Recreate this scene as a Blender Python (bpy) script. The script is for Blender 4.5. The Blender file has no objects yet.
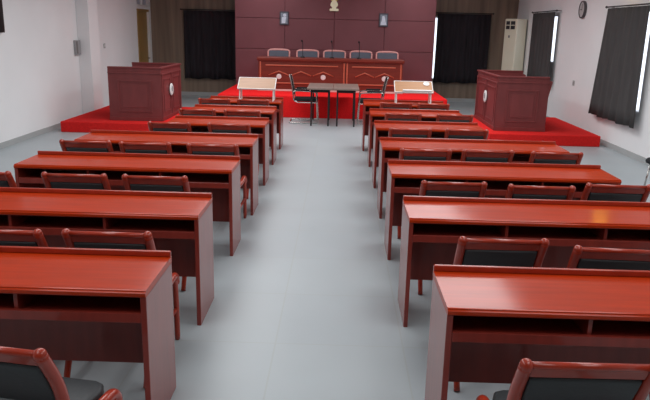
import bpy, bmesh, math, random
from mathutils import Vector, Matrix
random.seed(4)
scene = bpy.context.scene
col = scene.collection
PI = math.pi

# ------------------------------------------------------------------ materials
def s2l(c):
    return tuple(((v/255)/12.92 if v/255 <= .04045 else ((v/255+.055)/1.055)**2.4) for v in c)

def new_mat(name):
    m = bpy.data.materials.new(name); m.use_nodes = True
    nt = m.node_tree; b = nt.nodes['Principled BSDF']
    return m, nt, b

def mat(name, rgb, rough=.5, metal=0., spec=.5, coat=0., coat_rough=.1, noise=None, bump=None, emit=None, sheen=0.):
    """noise = (scale xyz, amount), bump = (scale, strength)"""
    m, nt, b = new_mat(name)
    c = s2l(rgb) + (1,)
    b.inputs['Base Color'].default_value = c
    b.inputs['Roughness'].default_value = rough
    b.inputs['Metallic'].default_value = metal
    b.inputs['Specular IOR Level'].default_value = spec
    b.inputs['Coat Weight'].default_value = coat
    b.inputs['Coat Roughness'].default_value = coat_rough
    b.inputs['Sheen Weight'].default_value = sheen
    tc = nt.nodes.new('ShaderNodeTexCoord')
    if noise:
        mp = nt.nodes.new('ShaderNodeMapping'); mp.inputs['Scale'].default_value = noise[0]
        nz = nt.nodes.new('ShaderNodeTexNoise'); nz.inputs['Scale'].default_value = 1; nz.inputs['Detail'].default_value = 4
        rp = nt.nodes.new('ShaderNodeValToRGB')
        k = noise[1]
        rp.color_ramp.elements[0].position = .3; rp.color_ramp.elements[1].position = .7
        rp.color_ramp.elements[0].color = tuple(v*(1-k) for v in c[:3]) + (1,)
        rp.color_ramp.elements[1].color = tuple(min(1, v*(1+k)) for v in c[:3]) + (1,)
        nt.links.new(tc.outputs['Object'], mp.inputs['Vector'])
        nt.links.new(mp.outputs['Vector'], nz.inputs['Vector'])
        nt.links.new(nz.outputs['Fac'], rp.inputs['Fac'])
        nt.links.new(rp.outputs['Color'], b.inputs['Base Color'])
    if bump:
        nb = nt.nodes.new('ShaderNodeTexNoise'); nb.inputs['Scale'].default_value = bump[0]; nb.inputs['Detail'].default_value = 5
        bp = nt.nodes.new('ShaderNodeBump'); bp.inputs['Strength'].default_value = bump[1]; bp.inputs['Distance'].default_value = .01
        nt.links.new(tc.outputs['Object'], nb.inputs['Vector'])
        nt.links.new(nb.outputs['Fac'], bp.inputs['Height'])
        nt.links.new(bp.outputs['Normal'], b.inputs['Normal'])
    if emit:
        b.inputs['Emission Color'].default_value = s2l(emit[0]) + (1,)
        b.inputs['Emission Strength'].default_value = emit[1]
    return m

M = {}
M['desk'] = mat('desk_wood', (170, 48, 8), .5, spec=.05, coat=.5, coat_rough=.13, noise=((2.5, 30, 30), .12))
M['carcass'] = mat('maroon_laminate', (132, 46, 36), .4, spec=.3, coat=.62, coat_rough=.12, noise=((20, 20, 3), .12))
M['chair'] = mat('chair_wood', (158, 48, 26), .4, spec=.25, coat=.6, coat_rough=.1, noise=((14, 14, 5), .12))
M['leather'] = mat('black_leather', (52, 55, 57), .5, spec=.4, bump=(60, .12))
M['podium'] = mat('podium_wood', (118, 52, 52), .45, spec=.4, noise=((9, 9, 3), .1))
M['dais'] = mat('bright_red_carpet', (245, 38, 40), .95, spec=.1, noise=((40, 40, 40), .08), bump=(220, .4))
M['bench'] = mat('bench_wood', (116, 42, 28), .4, spec=.4, noise=((3, 8, 30), .13))
M['bench_trim'] = mat('bench_moulding', (188, 98, 72), .4, noise=((6, 6, 20), .1))
M['carpet'] = mat('red_carpet', (214, 40, 38), .95, spec=.1, noise=((40, 40, 40), .1), bump=(220, .4))
M['white'] = mat('white_plastic', (226, 224, 222), .45, noise=((6, 6, 6), .03))
M['pale'] = mat('pale_plinth', (226, 190, 184), .5, noise=((6, 6, 6), .03))
M['steel'] = mat('chrome_tube', (190, 188, 184), .22, metal=1., noise=((8, 8, 8), .05))
M['dark_metal'] = mat('dark_metal', (34, 32, 34), .45, metal=.4, noise=((9, 9, 9), .1))
M['mesh'] = mat('black_fabric', (36, 37, 40), .85, spec=.2, bump=(120, .3))
M['grey_pad'] = mat('grey_padding', (92, 96, 108), .7, spec=.3, noise=((12, 12, 12), .06), bump=(90, .2))
M['pink_wood'] = mat('rosy_wood', (214, 150, 144), .4, noise=((20, 5, 5), .08))
M['tabletop'] = mat('brown_laminate', (138, 120, 112), .4, spec=.4, noise=((20, 3, 10), .1))
M['tan'] = mat('tan_board', (168, 130, 102), .5, noise=((4, 30, 30), .07))
M['tan2'] = mat('golden_board', (164, 112, 62), .5, noise=((4, 30, 30), .07))
M['curtain_back'] = mat('charcoal_curtain', (50, 46, 50), .95, spec=.1, noise=((14, 14, 1.5), .2), bump=(140, .25))
M['curtain_side'] = mat('grey_curtain', (76, 74, 74), .95, spec=.1, noise=((10, 10, 1.5), .12), bump=(140, .25))
M['acw'] = mat('cream_plastic', (230, 226, 204), .45, noise=((2, 2, 2), .02))
M['vent'] = mat('vent_black', (40, 40, 44), .6, noise=((30, 30, 30), .2))
M['door'] = mat('yellow_brown_door', (150, 118, 66), .5, noise=((14, 14, 1.2), .14))
M['trimw'] = mat('white_trim', (228, 228, 226), .5, noise=((3, 3, 3), .03))
M['skirt'] = mat('grey_skirting', (168, 172, 172), .6, noise=((3, 3, 3), .04))
M['gold'] = mat('gilded_relief', (232, 214, 120), .35, spec=.6, noise=((14, 14, 14), .2))
M['goldpale'] = mat('pale_gilt', (255, 250, 215), .35, noise=((14, 14, 14), .08))
M['crimson'] = mat('crimson_enamel', (170, 40, 36), .4, noise=((14, 14, 14), .1))
M['plaque'] = mat('dark_frame', (66, 62, 72), .45, noise=((14, 14, 14), .1))
M['picture'] = mat('blue_grey_print', (128, 138, 152), .4, noise=((16, 16, 10), .25))
M['figure'] = mat('pale_print', (205, 215, 228), .4, noise=((16, 16, 16), .06))
M['clockrim'] = mat('clock_rim', (78, 76, 80), .35, noise=((16, 16, 16), .1))
M['clockface'] = mat('clock_face', (190, 190, 190), .4, noise=((16, 16, 16), .03))
M['black'] = mat('black_panel', (22, 21, 22), .35, noise=((8, 8, 8), .15))
M['greybox'] = mat('grey_box', (150, 150, 152), .5, noise=((12, 12, 12), .05))
M['greydark'] = mat('grey_box_side', (112, 108, 108), .5, noise=((12, 12, 12), .05))
M['frame'] = mat('window_frame', (214, 214, 216), .4, noise=((5, 5, 5), .03))
M['frost'] = mat('frosted_glass', (178, 186, 200), .3, noise=((3, 3, 3), .05))
M['yellow'] = mat('yellow_lamp_glass', (230, 200, 110), .5, noise=((4, 4, 4), .06), emit=((255, 188, 50), 4.5))
M['ceil'] = mat('white_ceiling', (226, 226, 226), .9, spec=.1, noise=((2, 2, 2), .02))

# white painted walls, slightly uneven
def wall_mat():
    m, nt, b = new_mat('white_paint')
    tc = nt.nodes.new('ShaderNodeTexCoord'); nz = nt.nodes.new('ShaderNodeTexNoise')
    nz.inputs['Scale'].default_value = .8; nz.inputs['Detail'].default_value = 6
    rp = nt.nodes.new('ShaderNodeValToRGB')
    rp.color_ramp.elements[0].color = s2l((230, 231, 232)) + (1,); rp.color_ramp.elements[0].position = .3
    rp.color_ramp.elements[1].color = s2l((238, 239, 240)) + (1,); rp.color_ramp.elements[1].position = .7
    nt.links.new(tc.outputs['Object'], nz.inputs['Vector']); nt.links.new(nz.outputs['Fac'], rp.inputs['Fac'])
    nt.links.new(rp.outputs['Color'], b.inputs['Base Color'])
    b.inputs['Roughness'].default_value = .85; b.inputs['Specular IOR Level'].default_value = .15
    return m
M['wall'] = wall_mat()

# brown panelling with vertical strips
def panel_mat():
    m, nt, b = new_mat('brown_panelling')
    tc = nt.nodes.new('ShaderNodeTexCoord')
    mp = nt.nodes.new('ShaderNodeMapping'); mp.inputs['Scale'].default_value = (7, 7, .35)
    nz = nt.nodes.new('ShaderNodeTexNoise'); nz.inputs['Scale'].default_value = 1.; nz.inputs['Detail'].default_value = 3
    rp = nt.nodes.new('ShaderNodeValToRGB')
    rp.color_ramp.elements[0].color = s2l((112, 95, 82)) + (1,); rp.color_ramp.elements[0].position = .3
    rp.color_ramp.elements[1].color = s2l((148, 128, 110)) + (1,); rp.color_ramp.elements[1].position = .72
    nt.links.new(tc.outputs['Object'], mp.inputs['Vector']); nt.links.new(mp.outputs['Vector'], nz.inputs['Vector'])
    nt.links.new(nz.outputs['Fac'], rp.inputs['Fac']); nt.links.new(rp.outputs['Color'], b.inputs['Base Color'])
    b.inputs['Roughness'].default_value = .6
    return m
M['panelling'] = panel_mat()

# plum upholstered backdrop
M['backdrop'] = mat('plum_panel', (118, 68, 74), .5, spec=.35, noise=((1.5, 1.5, 1.2), .1))

# floor: pale blue grey tiles with faint joints
def floor_mat():
    m, nt, b = new_mat('floor_tiles')
    tc = nt.nodes.new('ShaderNodeTexCoord')
    mp = nt.nodes.new('ShaderNodeMapping'); mp.inputs['Location'].default_value = (.36, .2, 0)
    br = nt.nodes.new('ShaderNodeTexBrick'); br.offset = 0; br.squash = 1
    br.inputs['Scale'].default_value = 1; br.inputs['Brick Width'].default_value = .8; br.inputs['Row Height'].default_value = .8
    br.inputs['Mortar Size'].default_value = .006; br.inputs['Mortar Smooth'].default_value = .3
    br.inputs['Color1'].default_value = s2l((172, 181, 185)) + (1,)
    br.inputs['Color2'].default_value = s2l((175, 184, 187)) + (1,)
    br.inputs['Mortar'].default_value = s2l((171, 178, 178)) + (1,)
    nz = nt.nodes.new('ShaderNodeTexNoise'); nz.inputs['Scale'].default_value = 1.4; nz.inputs['Detail'].default_value = 8
    mx = nt.nodes.new('ShaderNodeMixRGB'); mx.blend_type = 'MULTIPLY'; mx.inputs['Fac'].default_value = .14
    nt.links.new(tc.outputs['Object'], mp.inputs['Vector']); nt.links.new(mp.outputs['Vector'], br.inputs['Vector'])
    nt.links.new(tc.outputs['Object'], nz.inputs['Vector'])
    nt.links.new(br.outputs['Color'], mx.inputs['Color1']); nt.links.new(nz.outputs['Fac'], mx.inputs['Color2'])
    nt.links.new(mx.outputs['Color'], b.inputs['Base Color'])
    b.inputs['Roughness'].default_value = .38; b.inputs['Specular IOR Level'].default_value = .4
    return m
M['floor'] = floor_mat()

def glass_mat():
    m, nt, b = new_mat('window_glass')
    nt.nodes.remove(b); out = nt.nodes['Material Output']
    t = nt.nodes.new('ShaderNodeBsdfTransparent'); g = nt.nodes.new('ShaderNodeBsdfGlossy'); g.inputs['Roughness'].default_value = .05
    mx = nt.nodes.new('ShaderNodeMixShader'); mx.inputs['Fac'].default_value = .06
    nt.links.new(t.outputs[0], mx.inputs[1]); nt.links.new(g.outputs[0], mx.inputs[2]); nt.links.new(mx.outputs[0], out.inputs[0])
    return m
M['glass'] = glass_mat()

# ------------------------------------------------------------------ mesh helpers
def BM(): return bmesh.new()

def box(bm, lo, hi, bevel=0., seg=2, rot=None, about=None):
    lo, hi = Vector(lo), Vector(hi)
    r = bmesh.ops.create_cube(bm, size=1)
    vs = r['verts']
    c = (lo+hi)/2; d = hi-lo
    for v in vs: v.co = Vector((v.co.x*d.x, v.co.y*d.y, v.co.z*d.z)) + c
    if bevel:
        es = list({e for v in vs for e in v.link_edges})
        rr = bmesh.ops.bevel(bm, geom=es, offset=bevel, segments=seg, affect='EDGES', profile=.5)
        vs = list({v for f in rr['faces'] for v in f.verts} | {v for v in vs if v.is_valid})
    if rot is not None:
        a = Vector(about) if about is not None else c
        for v in vs: v.co = rot @ (v.co-a) + a
    return vs

def prism(bm, pts, axis, a, b, bevel=0.):
    """closed outline pts in the plane across `axis`, extruded from a to b"""
    def P(p, t):
        if axis == 'x': return (t, p[0], p[1])
        if axis == 'y': return (p[0], t, p[1])
        return (p[0], p[1], t)
    v0 = [bm.verts.new(P(p, a)) for p in pts]; v1 = [bm.verts.new(P(p, b)) for p in pts]
    n = len(pts)
    f = [bm.faces.new(v0[::-1]), bm.faces.new(v1)]
    for i in range(n): f.append(bm.faces.new((v0[i], v0[(i+1) % n], v1[(i+1) % n], v1[i])))
    bmesh.ops.recalc_face_normals(bm, faces=f)
    if bevel:
        es = [e for e in set(f[0].edges) | set(f[1].edges)]
        bmesh.ops.bevel(bm, geom=es, offset=bevel, segments=2, affect='EDGES', profile=.5)

def smooth_path(pts, n=4):
    P = [Vector(p) for p in pts]; out = []
    for i in range(len(P)-1):
        p0 = P[max(i-1, 0)]; p1 = P[i]; p2 = P[i+1]; p3 = P[min(i+2, len(P)-1)]
        for k in range(n):
            t = k/n
            out.append(.5*((2*p1)+(p2-p0)*t+(2*p0-5*p1+4*p2-p3)*t*t+(3*p1-p0-3*p2+p3)*t**3))
    out.append(P[-1]); return out

def tube(bm, pts, r, sides=10, rx=None, caps=True):
    """sweep an (elliptic) section along pts; r may be a list"""
    P = [Vector(p) for p in pts]; n = len(P)
    rr = r if isinstance(r, (list, tuple)) else [r]*n
    T = [(P[min(i+1, n-1)]-P[max(i-1, 0)]).normalized() for i in range(n)]
    ref = Vector((1, 0, 0)) if abs(T[0].x) < .8 else Vector((0, 0, 1))
    u = (ref - T[0]*ref.dot(T[0])).normalized()
    rings = []
    for i in range(n):
        u = (u - T[i]*u.dot(T[i])).normalized(); w = T[i].cross(u)
        k = (rx/rr[0]) if rx else 1.
        rings.append([bm.verts.new(P[i] + u*math.cos(2*PI*j/sides)*rr[i]*k + w*math.sin(2*PI*j/sides)*rr[i]) for j in range(sides)])
    fs = []
    for i in range(n-1):
        for j in range(sides):
            fs.append(bm.faces.new((rings[i][j], rings[i][(j+1) % sides], rings[i+1][(j+1) % sides], rings[i+1][j])))
    if caps:
        fs.append(bm.faces.new(rings[0][::-1])); fs.append(bm.faces.new(rings[-1]))
    bmesh.ops.recalc_face_normals(bm, faces=fs)
    for f in fs[:-2] if caps else fs: f.smooth = True

def lathe(bm, prof, sides=32, mtx=None):
    rings = []
    for (r, z) in prof:
        rings.append([bm.verts.new((max(r, 1e-4)*math.cos(2*PI*j/sides), max(r, 1e-4)*math.sin(2*PI*j/sides), z)) for j in range(sides)])
    fs = []
    for a, b in zip(rings, rings[1:]):
        for j in range(sides): fs.append(bm.faces.new((a[j], a[(j+1) % sides], b[(j+1) % sides], b[j])))
    fs.append(bm.faces.new(rings[0][::-1])); fs.append(bm.faces.new(rings[-1]))
    bmesh.ops.recalc_face_normals(bm, faces=fs)
    if mtx is not None:
        for rg in rings:
            for v in rg: v.co = mtx @ v.co

def ball(bm, c, r, sz=1.):
    q = bmesh.ops.create_uvsphere(bm, u_segments=14, v_segments=9, radius=r)
    for v in q['verts']: v.co = Vector((v.co.x, v.co.y, v.co.z*sz)) + Vector(c)
    for f in {f for v in q['verts'] for f in v.link_faces}: f.smooth = True

def obj(name, bm, m, parent=None):
    me = bpy.data.meshes.new(name); bm.to_mesh(me); bm.free()
    me.materials.append(m)
    o = bpy.data.objects.new(name, me); col.objects.link(o)
    if parent: o.parent = parent
    return o

def tag(o, label, cat, group=None):
    o['label'] = label; o['category'] = cat
    if group: o['group'] = group
    return o

def thing(name, label, cat, loc=(0, 0, 0), rz=0., group=None):
    o = bpy.data.objects.new(name, None); col.objects.link(o)
    o.empty_display_size = .1; o.location = loc; o.rotation_euler = (0, 0, rz)
    return tag(o, label, cat, group)

KIDS = {}
def children(o): return [c for c in col.objects if c.parent == o]
def copy_tree(o, parent=None):
    c = o.copy(); col.objects.link(c)
    if parent: c.parent = parent
    for k in children(o): copy_tree(k, c)
    return c

def struct(name, bm, m, parent=None):
    o = obj(name, bm, m, parent)
    if not parent: o['kind'] = 'structure'
    return o

# ------------------------------------------------------------------ room
XL, XR, YB, YR, ZC = -5.22, 4.75, 18.7, -3.0, 3.35
b = BM(); box(b, (XL-.2, YR-.2, -.12), (XR+.2, YB+.2, 0)); struct('floor', b, M['floor'])
b = BM(); box(b, (XL-.2, YR-.2, ZC), (XR+.2, YB+.2, ZC+.12)); struct('ceiling', b, M['ceil'])

def wall_with_holes(name, axis, a, c, u0, u1, holes, m):
    """wall slab between a and c on `axis`, running u0..u1, with (u0,u1,z0,z1) openings"""
    bm = BM()
    def B(p0, p1, z0, z1):
        if p1-p0 < 1e-4 or z1-z0 < 1e-4: return
        if axis == 'x': box(bm, (a, p0, z0), (c, p1, z1))
        else: box(bm, (p0, a, z0), (p1, c, z1))
    cur = u0
    for (h0, h1, z0, z1) in sorted(holes):
        B(cur, h0, 0, ZC); B(h0, h1, 0, z0); B(h0, h1, z1, ZC); cur = h1
    B(cur, u1, 0, ZC)
    return struct(name, bm, m)

W1 = (10.65, 12.30, .72, 2.33)      # right wall, near
W2 = (15.24, 16.95, 1.28, 2.33)     # right wall, far
W3 = (2.45, 3.85, .62, 2.30)        # back wall, right
W4 = (-4.15, -2.9, .62, 2.28)       # back wall, left
DR = (17.42, 18.52, 0, 2.29)        # door in the left wall
TR = (17.42, 18.52, 2.36, 2.75)     # transom above it
wall_with_holes('wall_right', 'x', XR, XR+.2, YR, YB, [W1, W2], M['wall'])
wall_with_holes('wall_back', 'y', YB, YB+.2, XL-.2, XR+.2, [W3, W4], M['panelling'])
bm = BM()
box(bm, (XL-.2, YR, 0), (XL, DR[0], ZC)); box(bm, (XL-.2, DR[1], 0), (XL, YB, ZC))
box(bm, (XL-.2, DR[0], DR[3]), (XL, DR[1], TR[2])); box(bm, (XL-.2, DR[0], TR[3]), (XL, DR[1], ZC))
struct('wall_left', bm, M['wall'])
b = BM(); box(b, (XL-.2, YR-.2, 0), (XR+.2, YR, ZC)); struct('wall_rear', b, M['panelling'])
# pilaster on the left wall
b = BM(); box(b, (XL, 13.42, 0), (XL+.24, 13.95, ZC), .006); struct('trim_1', b, M['wall'])
# pale skirting
b = BM(); box(b, (XL, YB-.015, 0), (-2.68, YB, .10)); box(b, (2.36, YB-.015, 0), (XR, YB, .10)); struct('baseboard_back', b, M['skirt'])
b = BM(); box(b, (XL, YR, 0), (XL+.012, 13.415, .09)); struct('baseboard_left', b, M['skirt'])
b = BM(); box(b, (XR-.012, YR, 0), (XR, YB-.02, .09)); struct('baseboard_right', b, M['skirt'])

def window(name, axis, at, h, sgn):
    """frame bars and one pane set just inside the opening; sgn = outward direction"""
    u0, u1, z0, z1 = h; t = .05
    bm = BM()
    def B(bm, p0, p1, q0, q1, d0, d1):
        lo, hi = sorted((at+sgn*d0, at+sgn*d1))
        if axis == 'x': box(bm, (lo, p0, q0), (hi, p1, q1), .004)
        else: box(bm, (p0, lo, q0), (p1, hi, q1), .004)
    s = .018
    B(bm, u0, u0+s, z0, z1, .015, .07); B(bm, u1-t, u1, z0, z1, .015, .07)
    B(bm, u0, u1, z0, z0+s, .015, .07); B(bm, u0, u1, z1-t, z1, .015, .07)
    um = (u0+u1)/2; B(bm, um-.025, um+.025, z0, z1, .015, .07)
    w = struct(name, bm, M['frame'])
    bm = BM()
    lo, hi = sorted((at+sgn*.04, at+sgn*.046))
    if axis == 'x': box(bm, (lo, u0+s, z0+s), (hi, u1-t, z1-t))
    else: box(bm, (u0+s, lo, z0+s), (u1-t, hi, z1-t))
    obj('pane', bm, M['glass'], w)
    return w
window('window_1', 'x', XR, W1, 1)
window('window_2', 'x', XR, W2, 1)
window('window_3', 'y', YB, W3, 1)
window('window_4', 'y', YB, W4, 1)

# door and transom in the left wall
bm = BM(); box(bm, (XL-.09, DR[0]+.06, .005), (XL-.04, DR[1]-.06, DR[3]-.06), .004)
for z0, z1 in ((.25, 1.0), (1.15, 2.05)):
    box(bm, (XL-.045, DR[0]+.22, z0), (XL-.03, DR[1]-.22, z1), .006)
d = struct('door_1', bm, M['door'])
bm = BM()
box(bm, (XL-.12, DR[0], 0), (XL+.02, DR[0]+.06, DR[3]), .004); box(bm, (XL-.12, DR[0]+.06, DR[3]-.06), (XL+.02, DR[1]-.06, DR[3]), .004)
obj('door_frame', bm, M['door'], d)
bm = BM(); box(bm, (XL-.12, DR[1]-.06, 0), (XL+.02, DR[1], DR[3]), .004)
jm = obj('door_jamb', bm, M['trimw'], d); jm['label'] = 'white jamb'
bm = BM(); tube(bm, [(XL-.035, DR[1]-.16, 1.02), (XL+.03, DR[1]-.16, 1.02), (XL+.03, DR[1]-.29, 1.02)], .011)
obj('door_handle', bm, M['steel'], d)
bm = BM(); box(bm, (XL-.1, TR[0], TR[2]), (XL-.06, TR[1], TR[3]))
w5 = struct('window_5', bm, M['frost'])
bm = BM()
for p0, p1, q0, q1 in ((TR[0], TR[0]+.06, TR[2], TR[3]), (TR[1]-.06, TR[1], TR[2], TR[3]), (TR[0]+.06, TR[1]-.06, TR[2], TR[2]+.04), (17.94, 18.0, TR[2]+.04, TR[3])):
    box(bm, (XL-.06, p0, q0), (XL-.005, p1, q1), .004)
obj('window_frame', bm, M['trimw'], w5)

# plum backdrop at the back of the dais: slab wall with recessed joints
bm = BM()
X0, X1, YD = -2.68, 2.35, 17.2
xs = [X0, -1.42, -.18, 1.08, X1]; zs = [0, .62, 1.37, 2.127, 2.87, ZC]
for i in range(4):
    for k in range(5):
        box(bm, (xs[i]+.007, YD, zs[k]+.007), (xs[i+1]-.007, YD+.05, zs[k+1]-.007), .005, 1)
box(bm, (X0+.012, YD+.02, 0), (X1-.012, YD+.22, ZC))
struct('wall_backdrop', bm, M['backdrop'])

# red platforms
def platform(name, lo, hi, label, m='carpet'):
    bm = BM(); box(bm, lo, hi, .012, 2)
    return tag(obj(name, bm, M[m]), label, 'platform')
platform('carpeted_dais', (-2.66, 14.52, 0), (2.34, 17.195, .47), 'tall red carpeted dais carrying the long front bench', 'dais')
platform('carpeted_platform', (-5.0, 11.76, 0), (-3.0, 14.4, .19), 'low red carpeted platform under the booth by the left wall')
platform('carpeted_platform', (2.66, 11.64, 0), (4.6, 14.2, .19), 'low red carpeted platform under the booth by the right wall')

# ------------------------------------------------------------------ desks
DEP, HT = .476, .76
def make_desk(L, seats, parts_at_left):
    """local origin: near corner at the aisle on the floor; x runs 0..L, y from user side to far side"""
    root = thing('long_desk', '', 'desk')
    bm = BM()
    # desktop with a rounded, grooved front nosing
    prism(bm, [(-.004, HT-.026), (0, HT-.032), (DEP, HT-.032), (DEP, HT), (.012, HT), (.006, HT-.002), (.006, HT-.007), (.0, HT-.008), (-.004, HT-.012)], 'x', 0, L)
    obj('desktop', bm, M['desk'], root)
    bm = BM(); box(bm, (0, DEP-.022, HT+.0005), (L, DEP, HT+.031), .005, 2)
    obj('back_ledge', bm, M['chair'], root)
    for x in (0, L-.028):
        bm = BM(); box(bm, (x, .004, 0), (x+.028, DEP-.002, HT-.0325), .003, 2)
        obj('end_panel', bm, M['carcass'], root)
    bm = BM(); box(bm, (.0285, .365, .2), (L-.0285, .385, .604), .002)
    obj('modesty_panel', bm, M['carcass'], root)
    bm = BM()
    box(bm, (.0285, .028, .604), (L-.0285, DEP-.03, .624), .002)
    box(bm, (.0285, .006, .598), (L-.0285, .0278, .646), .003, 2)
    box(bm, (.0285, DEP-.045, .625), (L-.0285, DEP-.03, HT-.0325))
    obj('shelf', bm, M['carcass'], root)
    for k in range(1, seats):
        x = L*k/seats
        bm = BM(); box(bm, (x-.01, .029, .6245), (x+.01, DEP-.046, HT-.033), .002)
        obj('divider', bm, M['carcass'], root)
    return root

xl = [-.850, -.872, -.880, -.872, -.897, -.92, -.93]
xr = [.495, .469, .452, .452, .455, .446, .398]
yl = [2.769, 4.013, 5.391, 6.675, 8.036, 9.318, 10.592]
yr = [2.677, 4.084, 5.407, 6.691, 8.051, 9.366, 10.625]
ORD = ['nearest', 'second', 'third', 'fourth', 'fifth', 'sixth', 'last']
SPOT_DESK = {
 ('left', 0): 'long red-brown wooden desk nearest the camera, left of the aisle',
 ('left', 1): 'long red-brown wooden desk left of the aisle, second from the camera',
 ('left', 2): 'long red-brown wooden desk left of the aisle, third from the camera, left end visible',
 ('left', 3): 'long red-brown wooden desk left of the aisle, fourth from the camera',
 ('left', 4): 'shorter red-brown wooden desk left of the aisle, fifth from the camera',
 ('left', 5): 'shorter red-brown wooden desk left of the aisle, sixth from the camera',
 ('left', 6): 'shorter red-brown wooden desk carrying the left tan lap desk, farthest left desk',
 ('right', 0): 'long red-brown wooden desk nearest the camera, right of the aisle',
 ('right', 1): 'long red-brown wooden desk right of the aisle, second from the camera',
 ('right', 2): 'long red-brown wooden desk right of the aisle, third from the camera, right end visible',
 ('right', 3): 'long red-brown wooden desk right of the aisle, fourth from the camera',
 ('right', 4): 'shorter red-brown wooden desk right of the aisle, fifth from the camera',
 ('right', 5): 'shorter red-brown wooden desk right of the aisle, sixth from the camera',
 ('right', 6): 'shorter red-brown wooden desk carrying the golden lap desk, farthest right desk',
}
protos = {}
def place_desk(side, i):
    if side == 'left': L, n, x, y = (1.835, 3, xl[i], yl[i]) if i < 4 else (1.21, 2, xl[i], yl[i])
    else: L, n, x, y = (1.90, 3, xr[i], yr[i]) if i < 4 else (1.325, 2, xr[i], yr[i])
    key = (L, n)
    if key not in protos: protos[key] = o = make_desk(L, n, side == 'left')
    else: o = copy_tree(protos[key])
    o.location = (x-L if side == 'left' else x, y, 0)
    tag(o, SPOT_DESK[(side, i)], 'desk', 'rows of wooden desks')
for i in range(7): place_desk('left', i); place_desk('right', i)

# ------------------------------------------------------------------ desk chairs
HW = .222    # half distance between the two side frames
def make_chair():
    root = thing('wooden_chair', '', 'chair')
    w = M['chair']
    for s in (-1, 1):
        x = s*HW; xf = s*(HW+.022)
        # one curved rear post from foot to finial (origin under the top of the posts)
        pts = smooth_path([(x, -.15, .003), (x, -.04, .22), (x, .075, .42), (x, .108, .51), (x, .105, .60), (x, .07, .70), (x, 0, .825)], 5)
        bm = BM(); n = len(pts); tube(bm, pts, [.017+.007*min(1, k/(n*.5)) for k in range(n)], 12)
        ball(bm, (x, 0, .826), .0245)
        obj('rear_leg', bm, w, root)
        pts = smooth_path([(xf, .44, .003), (xf, .44, .2), (xf, .43, .36), (xf, .41, .42)], 4)
        bm = BM(); tube(bm, pts, [.015]+[.018]*(len(pts)-2)+[.021], 12)
        obj('front_leg', bm, w, root)
        pts = smooth_path([(x, .075, .42), (x+s*.015, .2, .427), (xf, .35, .44), (xf, .415, .435), (xf, .446, .412), (xf, .452, .385)], 4)
        bm = BM(); tube(bm, pts, .024, 12)
        ball(bm, pts[-1], .0235)
        obj('side_rail', bm, w, root)
        bm = BM(); tube(bm, [(x, -.055, .19), (xf, .44, .21)], .013, 10)
        obj('stretcher', bm, w, root)
    bm = BM(); box(bm, (-HW-.018, .40, .385), (HW+.018, .42, .425), .005)
    box(bm, (-HW, .07, .385), (HW, .09, .425), .005)
    obj('seat_frame', bm, w, root)
    # crest: rounded bar on a flat board
    lean = Matrix.Rotation(math.radians(27), 3, 'X')
    bm = BM()
    tube(bm, [(-HW, .0, .826), (HW, .0, .826)], .014, 12)
    box(bm, (-HW+.02, -.008, .765), (HW-.02, .012, .828), .004, 2, lean, (0, .0, .826))
    obj('crest_rail', bm, w, root)
    bm = BM()
    box(bm, (-HW+.024, -.014, .52), (HW-.024, .022, .762), .012, 3, lean, (0, 0, .826))
    for f in bm.faces: f.smooth = True
    obj('back_pad', bm, M['leather'], root)
    bm = BM()
    a, c = HW-.026, HW-.004
    prism(bm, [(-a, .10), (a, .10), (c, .38), (c-.02, .435), (c-.06, .452), (-c+.06, .452), (-c+.02, .435), (-c, .38)], 'z', .412, .474, .016)
    for f in bm.faces: f.smooth = True
    obj('seat', bm, M['leather'], root)
    return root

# (side, row, centre x, y of the top of the back, seat wording)
CH = [
 ('left', 0, -1.215, 2.065, 'aisle'),
 ('left', 1, -1.23, 3.375, 'aisle'), ('left', 1, -1.82, 3.36, 'middle'),
 ('left', 2, -1.345, 4.745, 'aisle'), ('left', 2, -1.945, 4.745, 'middle'), ('left', 2, -2.66, 4.745, 'outer'),
 ('left', 3, -1.18, 6.13, 'aisle'), ('left', 3, -1.82, 6.135, 'middle'), ('left', 3, -2.395, 6.16, 'outer'),
 ('left', 4, -1.25, 7.50, 'aisle'), ('left', 4, -1.935, 7.50, 'outer'),
 ('left', 5, -1.285, 8.76, 'aisle'), ('left', 5, -1.885, 8.785, 'outer'),
 ('left', 6, -1.315, 10.13, 'aisle'), ('left', 6, -1.91, 10.13, 'outer'),
 ('right', 0, .885, 2.07, 'aisle'),
 ('right', 1, .912, 3.445, 'aisle'), ('right', 1, 1.50, 3.335, 'middle'),
 ('right', 2, .868, 4.81, 'aisle'), ('right', 2, 1.50, 4.76, 'middle'), ('right', 2, 2.105, 4.87, 'outer'),
 ('right', 3, .826, 6.165, 'aisle'), ('right', 3, 1.417, 6.20, 'middle'), ('right', 3, 2.06, 6.19, 'outer'),
 ('right', 4, .815, 7.495, 'aisle'), ('right', 4, 1.46, 7.53, 'outer'),
 ('right', 5, .86, 8.87, 'aisle'), ('right', 5, 1.55, 8.88, 'outer'),
 ('right', 6, .868, 10.17, 'aisle'), ('right', 6, 1.435, 10.17, 'outer'),
]
ORDW = ['nearest', 'second', 'third', 'fourth', 'fifth', 'sixth', 'farthest']
TURN = {('left', 0, 'aisle'): -9, ('right', 1, 'middle'): -2.5}
base_chair = None
for side, row, x, y, spot in CH:
    if base_chair is None: o = base_chair = make_chair()
    else: o = copy_tree(base_chair)
    o.location = (x, y, 0); o.rotation_euler = (0, 0, math.radians(TURN.get((side, row, spot), random.uniform(-1, 1))))
    seat = {'aisle': 'chair next to the aisle', 'middle': 'second chair from the aisle', 'outer': 'chair farthest from the aisle'}[spot]
    tag(o, 'wooden %s at the %s %s desk from the camera' % (seat, ORDW[row], side) if row < 6 else
        'wooden %s at the farthest %s desk' % (seat, side), 'chair', 'chairs at the desk rows')

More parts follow.
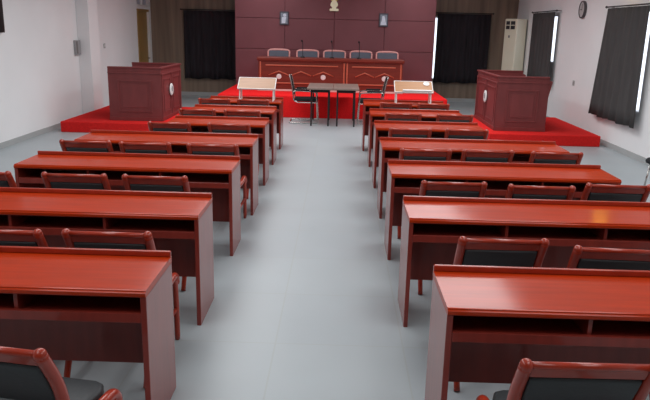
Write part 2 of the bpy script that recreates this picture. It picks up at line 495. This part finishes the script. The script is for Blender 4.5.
# ------------------------------------------------------------------ judges' bench on the dais
ZD = .47
def bench():
    r = thing('front_bench', 'long carved red-brown bench with zigzag moulding on the red dais', 'bench', (-.227, 15.6, ZD))
    W = 1.705
    def pt(bm, lo, hi, bv=.004): box(bm, lo, hi, bv, 2)
    for x0, x1 in ((-W+.03, .333), (.343, W-.03)):
        bm = BM(); pt(bm, (x0, .04, .03), (x1, .47, .69)); obj('front_panel', bm, M['bench'], r)
    bm = BM(); pt(bm, (-W, -.02, .70), (W, .54, .766), .012); pt(bm, (-W+.02, .01, .675), (W-.02, .5, .705), .006); obj('benchtop', bm, M['bench'], r)
    bm = BM(); pt(bm, (-W+.01, .01, 0), (W-.01, .49, .04), .004); p = obj('plinth', bm, M['pale'], r); p['label'] = 'pale plinth strip'
    # raised mouldings
    bm = BM()
    for x0, x1 in ((-W+.2, .18), (.5, W-.2)):
        pt(bm, (x0, .018, .575), (x1, .05, .605), .006); pt(bm, (x0, .018, .17), (x1, .05, .20), .006)
    for x in (-W+.06, .30, .37, W-.09):
        pt(bm, (x, .022, .06), (x+.035, .05, .67), .006)
    obj('moulding', bm, M['bench_trim'], r)
    for c, d in ((-1.195, .24), (-.68, .24), (-.165, .24), (.80, .22), (1.255, .22)):
        bm = BM(); tube(bm, [(c-d, .035, .36), (c, .03, .455), (c+d, .035, .36)], .014, 8)
        obj('zigzag_moulding', bm, M['bench_trim'], r)
    for c in (-1.195, -.165, 1.255):
        bm = BM(); lathe(bm, [(.001, 0), (.056, 0), (.06, .006), (.052, .014), (.001, .016)], 24, Matrix.Translation((c, .045, .33)) @ Matrix.Rotation(PI/2, 4, 'X'))
        e = obj('rosette', bm, M['white'], r); e['label'] = 'white round rosette'
bench()

def microphone(x, label):
    r = thing('gooseneck_microphone', label, 'microphone', (x, 15.82, ZD+.766), 0, 'microphones on the bench')
    bm = BM(); lathe(bm, [(.055, 0), (.055, .012), (.04, .028), (.012, .032)], 20); obj('base', bm, M['dark_metal'], r)
    bm = BM(); tube(bm, smooth_path([(0, 0, .03), (0, .02, .2), (-.005, .03, .32), (-.015, 0, .37)], 5), .008, 8); obj('neck', bm, M['dark_metal'], r)
    bm = BM(); tube(bm, [(-.014, .004, .365), (-.02, -.045, .385)], [.016, .02], 10); ball(bm, (-.02, -.045, .385), .02); obj('head', bm, M['mesh'], r)
microphone(-.885, 'leftmost thin gooseneck microphone on the long bench')
microphone(-.20, 'middle thin gooseneck microphone on the long bench, below the gilded emblem')
microphone(.435, 'rightmost thin gooseneck microphone on the long bench')

def bench_chair():
    r = thing('padded_armchair', '', 'armchair')
    for s in (-1, 1):
        bm = BM(); tube(bm, smooth_path([(s*.255, .27, .004), (s*.255, .25, .3), (s*.262, .27, .55), (s*.262, .33, .86)], 4), .022, 10); obj('rear_leg', bm, M['pink_wood'], r)
        bm = BM(); tube(bm, [(s*.25, -.22, .004), (s*.25, -.2, .45)], .022, 10); obj('front_leg', bm, M['pink_wood'], r)
        bm = BM(); tube(bm, smooth_path([(s*.25, -.2, .45), (s*.262, -.2, .62), (s*.262, -.12, .655), (s*.262, .27, .62)], 4), .02, 10); obj('armrest', bm, M['pink_wood'], r)
    bm = BM(); tube(bm, smooth_path([(-.262, .33, .86), (-.2, .34, .895), (0, .343, .905), (.2, .34, .895), (.262, .33, .86)], 5), .027, 10); obj('crest_rail', bm, M['pink_wood'], r)
    bm = BM(); box(bm, (-.245, .27, .5), (.245, .33, .885), .02, 3, Matrix.Rotation(math.radians(-9), 3, 'X'), (0, .3, .7)); obj('back_pad', bm, M['grey_pad'], r)
    bm = BM(); box(bm, (-.235, -.23, .40), (.235, .24, .48), .025, 3); obj('seat', bm, M['grey_pad'], r)
    return r
JC = [(-1.53, 'grey padded armchair behind the bench, leftmost of five'), (-.815, 'grey padded armchair behind the bench, second from left'),
      (-.15, 'grey padded armchair behind the bench, middle of five'), (.505, 'grey padded armchair behind the bench, fourth from left'),
      (1.15, 'grey padded armchair behind the bench, rightmost of five')]
first = None
for x, lb in JC:
    if first is None: o = first = bench_chair()
    else: o = copy_tree(first)
    o.location = (x, 16.46, ZD); tag(o, lb, 'armchair', 'armchairs behind the bench')

# ------------------------------------------------------------------ wall pieces on the backdrop
def emblem():
    r = thing('wall_emblem', 'gilded relief emblem high on the plum backdrop wall', 'emblem', (-.192, YD, 2.33))
    bm = BM()
    prism(bm, [(-.105, 0), (.105, 0), (.118, .035), (.10, .06), (-.10, .06), (-.118, .035)], 'y', -.06, -.001, .006)
    obj('base_ribbon', bm, M['goldpale'], r)
    bm = BM()
    prism(bm, [(-.05, .06), (.05, .06), (.055, .09), (.095, .13), (.09, .18), (.06, .23), (.06, .30), (-.06, .30), (-.06, .23), (-.09, .18), (-.095, .13), (-.055, .09)], 'y', -.055, -.002, .006)
    obj('sheaf', bm, M['goldpale'], r)
    bm = BM()
    pts = [(.17*math.cos(t)*.92, 0, (.44)+.17*math.sin(t)) for t in [-PI/2+.25+k*(2*PI-.5)/28 for k in range(29)]]
    tube(bm, [(p[0], -.03, p[2]) for p in pts], .032, 8)
    for k, p in enumerate(pts[::2]): ball(bm, (p[0]*1.12, -.04, .44+(p[2]-.44)*1.12), .022)
    obj('wreath', bm, M['gold'], r)
    bm = BM(); lathe(bm, [(.14, 0), (.14, .012), (.001, .02)], 28, Matrix.Translation((0, -.004, .44)) @ Matrix.Rotation(PI/2, 4, 'X')); obj('field', bm, M['crimson'], r)
emblem()

def plaque(x, z, label, shape):
    r = thing('framed_plaque', label, 'plaque', (x, YD, z), 0, 'framed plaques on the backdrop')
    w, h = .115, .165
    bm = BM(); box(bm, (-w, -.035, -h), (w, -.001, h), .01, 2); obj('frame', bm, M['plaque'], r)
    bm = BM(); box(bm, (-w+.03, -.039, -h+.035), (w-.03, -.0355, h-.035)); obj('print', bm, M['picture'], r)
    bm = BM()
    if shape == 'robe': prism(bm, [(-.075, -.12), (.075, -.12), (.035, .03), (.015, .10), (-.035, .10), (-.045, 0)], 'y', -.046, -.0395, .001)
    else:
        prism(bm, [(-.06, -.12), (.03, -.12), (.05, .03), (-.055, .03)], 'y', -.046, -.0395, .001)
        lathe(bm, [(.04, 0), (.04, .006), (.001, .007)], 20, Matrix.Translation((.01, -.0395, .075)) @ Matrix.Rotation(PI/2, 4, 'X'))
    obj('figure', bm, M['figure'], r)
plaque(-1.436, 2.13, 'small dark-framed blue-grey plaque on the plum wall, left of the gilded emblem', 'bust')
plaque(1.048, 2.14, 'small dark-framed blue-grey plaque on the plum wall, right of the gilded emblem', 'robe')

# ------------------------------------------------------------------ curtains
def curtain(name, axis, at, u0, u1, z0, z1, m, label, folds, flare=.0, sgn=1, skew=0.):
    """pleated curtain on a rod; `sgn` points into the room"""
    r = thing(name, label, 'curtain', (at, (u0+u1)/2, z0) if axis == 'x' else ((u0+u1)/2, at, z0), 0, 'blackout curtains')
    bm = BM(); N = folds*10; K = 8; L = u1-u0; grid = []
    for k in range(K+1):
        f = k/K; z = (z1-z0)*f; row = []
        for j in range(N+1):
            t = j/N
            ph = t*folds*2*PI
            amp = .012+.016*(1-f)
            u = (t-.5)*(L*(1-.0*f)+flare*(1-f)) + .012*math.sin(3.1*t*folds+f*2) + skew*(1-f)
            d = amp*math.sin(ph+.7*math.sin(t*9)) + .010*math.sin(t*17+f*1.3)
            zz = z + (.012*math.sin(t*folds*2.3) if k == 0 else 0)
            row.append(bm.verts.new((sgn*d, u, zz) if axis == 'x' else (u, sgn*d, zz)))
        grid.append(row)
    for k in range(K):
        for j in range(N):
            q = bm.faces.new((grid[k][j], grid[k][j+1], grid[k+1][j+1], grid[k+1][j])); q.smooth = True
    bmesh.ops.recalc_face_normals(bm, faces=bm.faces[:])
    o = obj('fabric', bm, m, r)
    md = o.modifiers.new('thickness', 'SOLIDIFY'); md.thickness = .006; md.offset = 0
    bm = BM(); a = .012; zr = z1-z0+.022
    e0, e1 = -L/2-.06, L/2+.06
    P = (lambda u, d=0, z=zr: (d, u, z)) if axis == 'x' else (lambda u, d=0, z=zr: (u, d, z))
    tube(bm, [P(e0), P(e1)], a, 10); ball(bm, P(e0), .022); ball(bm, P(e1), .022)
    wallgap = {'x': abs((XR if at > 0 else XL)-at), 'y': abs(YB-at)}[axis]
    for u in (e0+.05, e1-.05): tube(bm, [P(u), P(u, -sgn*(wallgap-.002) if True else 0)], .008, 8)
    obj('rod', bm, M['dark_metal'], r)
    return r
curtain('curtain', 'x', 4.63, 10.46, 12.13, .50, 2.36, M['curtain_side'], 'grey curtain on the right wall nearest the camera', 7, .30, -1, .17)
curtain('curtain', 'x', 4.63, 15.02, 16.78, .80, 2.37, M['curtain_side'], 'grey curtain on the right wall beside the tall white air conditioner', 7, .05, -1)
curtain('curtain', 'y', 18.58, 2.57, 4.01, .53, 2.36, M['curtain_back'], 'charcoal curtain on the back wall right of the plum backdrop', 8, 0, -1)
curtain('curtain', 'y', 18.58, -4.30, -2.72, .48, 2.30, M['curtain_back'], 'charcoal curtain on the back wall left of the plum backdrop', 9, 0, -1)
r = thing('wall_lamp', 'warm yellow wall lamp above the nearest grey curtain', 'lamp', (XR, 11.4, 2.72))
bm = BM(); box(bm, (-.03, -.24, -.02), (-.001, .24, .26), .005); obj('backplate', bm, M['dark_metal'], r)
bm = BM(); box(bm, (-.12, -.22, 0), (-.0305, .22, .24), .02, 3); obj('lamp_shade', bm, M['yellow'], r)

# ------------------------------------------------------------------ side booths
def booth(x_front, x_back, y0, y1, label, eb, ears):
    """booth on a low platform; its front faces the aisle, open towards the side wall"""
    s = 1 if x_front > x_back else -1         # direction of the aisle
    r = thing('wooden_booth', label, 'booth', ((x_front+x_back)/2, (y0+y1)/2, .19), 0, 'side booths')
    D = abs(x_front-x_back); hw = D/2; hl = (y1-y0)/2; H = .975
    X = lambda t: s*(hw-t)                    # t = distance behind the front
    def bx(bm, t0, t1, yy0, yy1, z0, z1, bv=.004):
        a, c = sorted((X(t0), X(t1))); box(bm, (a, yy0, z0), (c, yy1, z1), bv, 2)
    for sy in (-1, 1):
        bm = BM(); yy = sorted((sy*hl, sy*(hl-.04)))
        bx(bm, 0, D, yy[0], yy[1], 0, H-.03)
        o = obj('side_panel', bm, M['podium'], r)
        # raised fields on the outside: frieze, main field with frame, plinth
        bm = BM(); ya = sorted((sy*(hl+.001), sy*(hl+.016)))
        fr = .03
        for t0, t1, z0, z1 in ((.17, D-.17, .16, .74),):
            bx(bm, t0, t0+fr, ya[0], ya[1], z0, z1); bx(bm, t1-fr, t1, ya[0], ya[1], z0, z1)
            bx(bm, t0+fr, t1-fr, ya[0], ya[1], z0, z0+fr); bx(bm, t0+fr, t1-fr, ya[0], ya[1], z1-fr, z1)
            yb = sorted((sy*(hl+.001), sy*(hl+.009))); bx(bm, t0+.08, t1-.08, yb[0], yb[1], z0+.08, z1-.08, .006)
        bx(bm, -.0, D, ya[0], ya[1], 0, .07); bx(bm, 0, D, ya[0], ya[1], H-.12, H-.095)
        obj('panel_moulding', bm, M['podium'], r)
        bm = BM(); bx(bm, -.02, D+.0, yy[0]-.014, yy[1]+.014, H-.0295, H, .006)
        obj('cap_rail', bm, M['podium'], r)
    bm = BM(); bx(bm, 0, .04, -hl+.0405, hl-.0405, 0, H-.03); obj('front_panel', bm, M['podium'], r)
    bm = BM()
    bx(bm, -.016, -.001, -hl, hl, 0, .07); bx(bm, -.016, -.001, -hl, hl, H-.14, H-.115)
    for ya in (-hl+.03, -.03, hl-.09): bx(bm, -.014, -.001, ya, ya+.06, .071, H-.141)
    for ya, yb in ((-hl+.16, -.1), (.1, hl-.16)):
        bx(bm, -.012, -.001, ya, ya+.025, .14, .76); bx(bm, -.012, -.001, yb-.025, yb, .14, .76)
        bx(bm, -.012, -.001, ya+.025, yb-.025, .14, .165); bx(bm, -.012, -.001, ya+.025, yb-.025, .735, .76)
    obj('panel_moulding', bm, M['podium'], r)
    bm = BM(); bx(bm, -.02, .055, -hl+.055, hl-.055, H-.0295, H, .006); obj('cap_rail', bm, M['podium'], r)
    bm = BM(); bx(bm, .0405, D-.02, -hl+.0405, hl-.0405, .78, .815, .005); obj('worktop', bm, M['podium'], r)
    for sy in (-1, 1) if ears else ():   # small slanted ear behind each side panel
        bm = BM(); yy = sorted((sy*hl, sy*(hl-.04)))
        prism(bm, [(X(D+.001), .62), (X(D+.001), H-.06), (X(D+.06), H-.085), (X(D+.045), H-.13)], 'y', yy[0], yy[1])
        obj('bracket', bm, M['podium'], r)
    rot = Matrix.Rotation(s*PI/2, 4, 'Y')
    bm = BM(); lathe(bm, [(.115, 0), (.115, .01), (.10, .018), (.001, .02)], 30, Matrix.Translation((X(-.017), eb-(y0+y1)/2, .53)) @ rot)
    e = obj('emblem_disc', bm, M['white'], r); e['label'] = 'white round emblem disc'
    bm = BM(); lathe(bm, [(.055, 0), (.05, .004), (.001, .005)], 24, Matrix.Translation((X(-.0375), eb-(y0+y1)/2, .54)) @ rot)
    obj('emblem_relief', bm, M['greybox'], e)
    return r
booth(-3.24, -4.21, 12.1, 13.6, 'maroon panelled wooden booth on the platform by the left wall', 12.75, False)
booth(2.82, 3.73, 12.02, 13.85, 'maroon panelled wooden booth on the platform by the right wall', 12.9, True)

# ------------------------------------------------------------------ witness tables and chairs in front of the dais
def small_table(x, label):
    r = thing('narrow_table', label, 'table', (x, 13.82, 0), 0, 'narrow tables before the dais')
    bm = BM(); box(bm, (-.257, -.60, .735), (.257, .60, .77), .005, 2); obj('tabletop', bm, M['tabletop'], r)
    bm = BM()
    for a in (-.19, .17): box(bm, (a, -.5, .69), (a+.02, .5, .7345))
    for y in (-.46, .44): box(bm, (-.17, y, .67), (.17, y+.02, .7345))
    obj('apron', bm, M['dark_metal'], r)
    for sx in (-1, 1):
        for y in (-.48, .46):
            bm = BM(); box(bm, (sx*.172-.016, y-.016, 0), (sx*.172+.016, y+.016, .7345), .003); obj('leg', bm, M['dark_metal'], r)
small_table(-.388, 'narrow brown-topped table before the dais, left one of the joined pair')
small_table(.133, 'narrow brown-topped table before the dais, right one of the joined pair')

def visitor_chair():
    r = thing('cantilever_chair', '', 'chair')
    for s in (-1, 1):
        x = s*.26
        bm = BM()
        tube(bm, smooth_path([(x, -.30, .015), (x, -.1, .014), (x, .24, .014), (x, .275, .05), (x, .26, .35), (x, .245, .60), (x, .21, .645), (x, .05, .66), (x, -.16, .665), (x, -.225, .64)], 5), .0125, 10)
        tube(bm, smooth_path([(x*.93, -.215, .47), (x*.93, -.235, .64), (x*.93, -.275, .85), (x*.9, -.31, .97)], 4), .0125, 10)
        tube(bm, [(x*.93, -.215, .47), (x*.93, -.13, .43), (x*.93, .25, .43), (x, .258, .40)], .0125, 10)
        obj('side_frame', bm, M['steel'], r)
        bm = BM(); box(bm, (x-.025, -.19, .668), (x+.025, .11, .698), .01, 2); obj('armrest', bm, M['mesh'], r)
    bm = BM(); tube(bm, [(-.26, -.3, .015), (.26, -.3, .015)], .0125, 10); tube(bm, [(-.24, .2, .43), (.24, .2, .43)], .011, 8); tube(bm, [(-.234, -.31, .97), (.234, -.31, .97)], .0125, 10)
    obj('cross_tube', bm, M['steel'], r)
    bm = BM(); box(bm, (-.225, -.21, .445), (.225, .27, .51), .022, 3); obj('seat', bm, M['mesh'], r)
    bm = BM(); box(bm, (-.215, -.275, .56), (.215, -.255, .955), .008, 2, Matrix.Rotation(math.radians(10.5), 3, 'X'), (0, -.265, .75)); obj('backrest', bm, M['mesh'], r)
    return r
v = visitor_chair(); v.location = (-.72, 13.9, 0); v.rotation_euler = (0, 0, -PI/2)
tag(v, 'chrome cantilever chair with black seat left of the narrow tables', 'chair', 'cantilever chairs')
v2 = copy_tree(v); v2.location = (.67, 13.9, 0); v2.rotation_euler = (0, 0, PI/2)
tag(v2, 'chrome cantilever chair right of the narrow tables, half hidden by desks', 'chair', 'cantilever chairs')

# ------------------------------------------------------------------ folding lap desks on the farthest desks
def lap_desk(x, y, w, m, label, extras):
    r = thing('folding_lap_desk', label, 'lap desk', (x, y, HT))
    hw = w/2; y0, z0, y1, z1 = -.12, .187, .12, .335
    a = math.atan2(z1-z0, y1-y0); ln = math.hypot(y1-y0, z1-z0)
    R = Matrix.Rotation(a, 3, 'X'); O = Vector((0, y0, z0))
    bm = BM(); vs = box(bm, (-hw+.012, .0, 0), (hw-.012, ln, .016), .003)
    for v in bm.verts: v.co = R @ v.co + O
    obj('board', bm, m, r)
    bm = BM()
    box(bm, (-hw, -.012, -.004), (-hw+.0118, ln+.012, .02), .003); box(bm, (hw-.0118, -.012, -.004), (hw, ln+.012, .02), .003)
    box(bm, (-hw+.0118, -.012, -.004), (hw-.0118, -.0002, .02), .003); box(bm, (-hw+.0118, ln+.0002, -.004), (hw-.0118, ln+.012, .02), .003)
    for v in bm.verts: v.co = R @ v.co + O
    o = obj('edging', bm, M['white'], r); o['label'] = 'white edging'
    for s in (-1, 1):
        bm = BM(); xx = s*(hw-.035)
        tube(bm, smooth_path([(xx, y0+.04, z0+.02), (xx, y0+.02, .09), (xx, y0, .012)], 4), .011, 8)
        tube(bm, smooth_path([(xx, y1-.04, z1-.035), (xx, y1-.02, .15), (xx, y1, .012)], 4), .011, 8)
        tube(bm, [(xx, y0-.03, .011), (xx, y1+.03, .011)], .011, 8)
        o = obj('leg', bm, M['white'], r); o['label'] = 'white tube leg'
    if extras:
        bm = BM(); box(bm, (-hw+.13, .004, .0165), (hw-.03, .03, .045), .004)
        for v in bm.verts: v.co = R @ v.co + O
        o = obj('stop_ledge', bm, M['white'], r); o['label'] = 'white stop ledge'
        bm = BM(); lathe(bm, [(.05, .0165), (.05, .026), (.036, .026), (.034, .02), (.001, .02)], 24)
        for v in bm.verts: v.co = R @ (v.co + Vector((hw-.1, ln-.06, 0))) + O
        o = obj('cup_ring', bm, M['white'], r); o['label'] = 'white cup ring'
lap_desk(-1.335, 10.82, .61, M['tan'], 'tan folding lap desk with white legs standing on the farthest left desk', False)
lap_desk(1.19, 10.85, .62, M['tan2'], 'golden folding lap desk with white cup ring on the farthest right desk', True)

# ------------------------------------------------------------------ tall air conditioner in the back right corner
def air_conditioner():
    r = thing('air_conditioner', 'tall cream floor-standing air conditioner in the back right corner', 'air conditioner', (4.46, 17.65, 0), math.radians(-58))
    w, dp, H = .215, .18, 2.25
    bm = BM(); box(bm, (-w, -dp, .04), (w, dp, H), .03, 3); obj('cabinet', bm, M['acw'], r)
    bm = BM(); box(bm, (-w-.01, -dp-.01, 0), (w+.01, dp+.01, .0395), .006); obj('plinth', bm, M['greybox'], r)
    bm = BM(); box(bm, (-.15, -dp-.012, 1.99), (.15, -dp-.001, 2.19), .005); g = obj('outlet_grille', bm, M['vent'], r)
    bm = BM(); box(bm, (-.012, -dp-.02, 1.99), (.012, -dp-.0125, 2.19)); box(bm, (-.15, -dp-.02, 2.08), (.15, -dp-.0125, 2.10)); obj('louvre', bm, M['acw'], g)
    bm = BM(); box(bm, (-.05, -dp-.008, 1.78), (.0, -dp-.001, 1.84), .003); obj('display', bm, M['greydark'], r)
    bm = BM(); box(bm, (-.19, -dp-.008, .2), (.19, -dp-.001, .9), .003)
    for k in range(9): box(bm, (-.17, -dp-.014, .25+k*.07), (.17, -dp-.0085, .275+k*.07))
    obj('intake_grille', bm, M['acw'], r)
air_conditioner()

# ------------------------------------------------------------------ clock, switches, panel, stool
r = thing('wall_clock', 'round white wall clock with dark rim between the right curtains', 'clock', (XR, 13.65, 2.38))
rot = Matrix.Rotation(-PI/2, 4, 'Y')
bm = BM(); lathe(bm, [(.165, .001), (.17, .03), (.165, .05), (.15, .055), (.145, .035), (.001, .035)], 36, rot); obj('rim', bm, M['clockrim'], r)
bm = BM(); lathe(bm, [(.143, .0355), (.143, .039), (.001, .04)], 36, rot); obj('face', bm, M['clockface'], r)
bm = BM(); box(bm, (-.044, -.006, -.02), (-.041, .006, .11)); obj('minute_hand', bm, M['black'], r)
bm = BM(); box(bm, (-.048, -.02, -.006), (-.045, .08, .006)); obj('hour_hand', bm, M['black'], r)

r = thing('thermostat_box', 'small grey box on the left wall beside the pilaster', 'box', (XL, 13.30, 1.44))
bm = BM(); box(bm, (.0, -.12, -.14), (.05, .11, .14), .004); obj('housing', bm, M['greybox'], r)
bm = BM(); box(bm, (.0505, -.1, -.12), (.056, -.04, .12)); obj('side_strip', bm, M['greydark'], r)
r = thing('wall_switch', 'faint white switch on the left wall beyond the pilaster', 'switch', (XL, 14.9, 1.43))
bm = BM(); box(bm, (.001, -.05, -.05), (.012, .05, .05), .003); obj('plate', bm, M['skirt'], r)
bm = BM(); box(bm, (.0125, -.02, -.03), (.018, .02, .03), .002); obj('rocker', bm, M['white'], r)
r = thing('wall_socket', 'faint white socket on the right wall between the curtains', 'socket', (XR, 13.75, .95))
bm = BM(); box(bm, (-.012, -.05, -.05), (-.001, .05, .05), .003); obj('plate', bm, M['skirt'], r)
bm = BM(); box(bm, (-.015, -.02, -.02), (-.0125, .02, .02), .001); obj('insert', bm, M['greybox'], r)
r = thing('wall_screen', 'black flat screen at the left edge, high on the left wall', 'screen', (XL, 9.64, 1.745))
bm = BM(); box(bm, (.001, -.75, 0), (.06, .75, .85), .006); obj('housing', bm, M['black'], r)
bm = BM(); box(bm, (.0605, -.73, .03), (.063, .73, .83)); obj('display', bm, M['black'], r)

r = thing('stool', 'dark stool with thin metal legs at the right edge near the wall', 'stool', (3.95, 8.03, 0))
bm = BM(); lathe(bm, [(.15, .405), (.18, .415), (.185, .44), (.17, .462), (.001, .47)], 28); obj('seat', bm, M['mesh'], r)
for k in range(4):
    a = PI/4+k*PI/2+.3
    bm = BM(); tube(bm, [(.12*math.cos(a), .12*math.sin(a), .41), (.17*math.cos(a), .17*math.sin(a), 0)], .011, 8); obj('leg', bm, M['steel'], r)

# ------------------------------------------------------------------ light
POW, SPREAD = 40, 175
def area(name, loc, sx, sy, power, color=(1, 1, 1), rot=(0, 0, 0)):
    l = bpy.data.lights.new(name, 'AREA'); l.shape = 'RECTANGLE'; l.size = sx; l.size_y = sy; l.energy = power; l.color = color
    o = bpy.data.objects.new(name, l); col.objects.link(o); o.location = loc; o.rotation_euler = rot
    return o
for y, k in ((.9, .8), (3.6, .9), (6.3, 1.1), (9.0, 1.15), (11.7, 1.4), (14.2, .8), (16.3, .5)):  # unseen ceiling lights, added and weighted row by row to set the room's brightness
    for x in (-1.9, 1.85):
        area('unseen_ceiling_lamp', (x, y, ZC-.03), 1.4, 2.0, POW*k, (.97, .985, 1)).data.spread = math.radians(SPREAD)

w = bpy.data.worlds.new('sky'); scene.world = w; w.use_nodes = True
bg = w.node_tree.nodes['Background']; bg.inputs['Color'].default_value = (.82, .88, 1, 1); bg.inputs['Strength'].default_value = 2.2

# ------------------------------------------------------------------ camera
F = 663.055; PITCH, ROLL, YAW = math.radians(14.572), math.radians(1.312), math.radians(-1.036)
cp, sp = math.cos(PITCH), math.sin(PITCH)
fw = Vector((math.sin(YAW)*cp, math.cos(YAW)*cp, -sp)); rt = Vector((math.cos(YAW), -math.sin(YAW), 0)); up = rt.cross(fw)
r2 = rt*math.cos(ROLL)+up*math.sin(ROLL); u2 = up*math.cos(ROLL)-rt*math.sin(ROLL)
cd = bpy.data.cameras.new('camera'); cd.sensor_fit = 'HORIZONTAL'; cd.sensor_width = 36; cd.lens = F*36/650; cd.clip_start = .05
cam = bpy.data.objects.new('camera', cd); col.objects.link(cam)
mw = Matrix((r2, u2, -fw)).transposed().to_4x4(); mw.translation = Vector((0, 0, 1.927))
cam.matrix_world = mw
scene.camera = cam

vs = scene.view_settings
vs.view_transform = 'Standard'; vs.look = 'None'; vs.exposure = 0; vs.gamma = 1; vs.use_curve_mapping = False
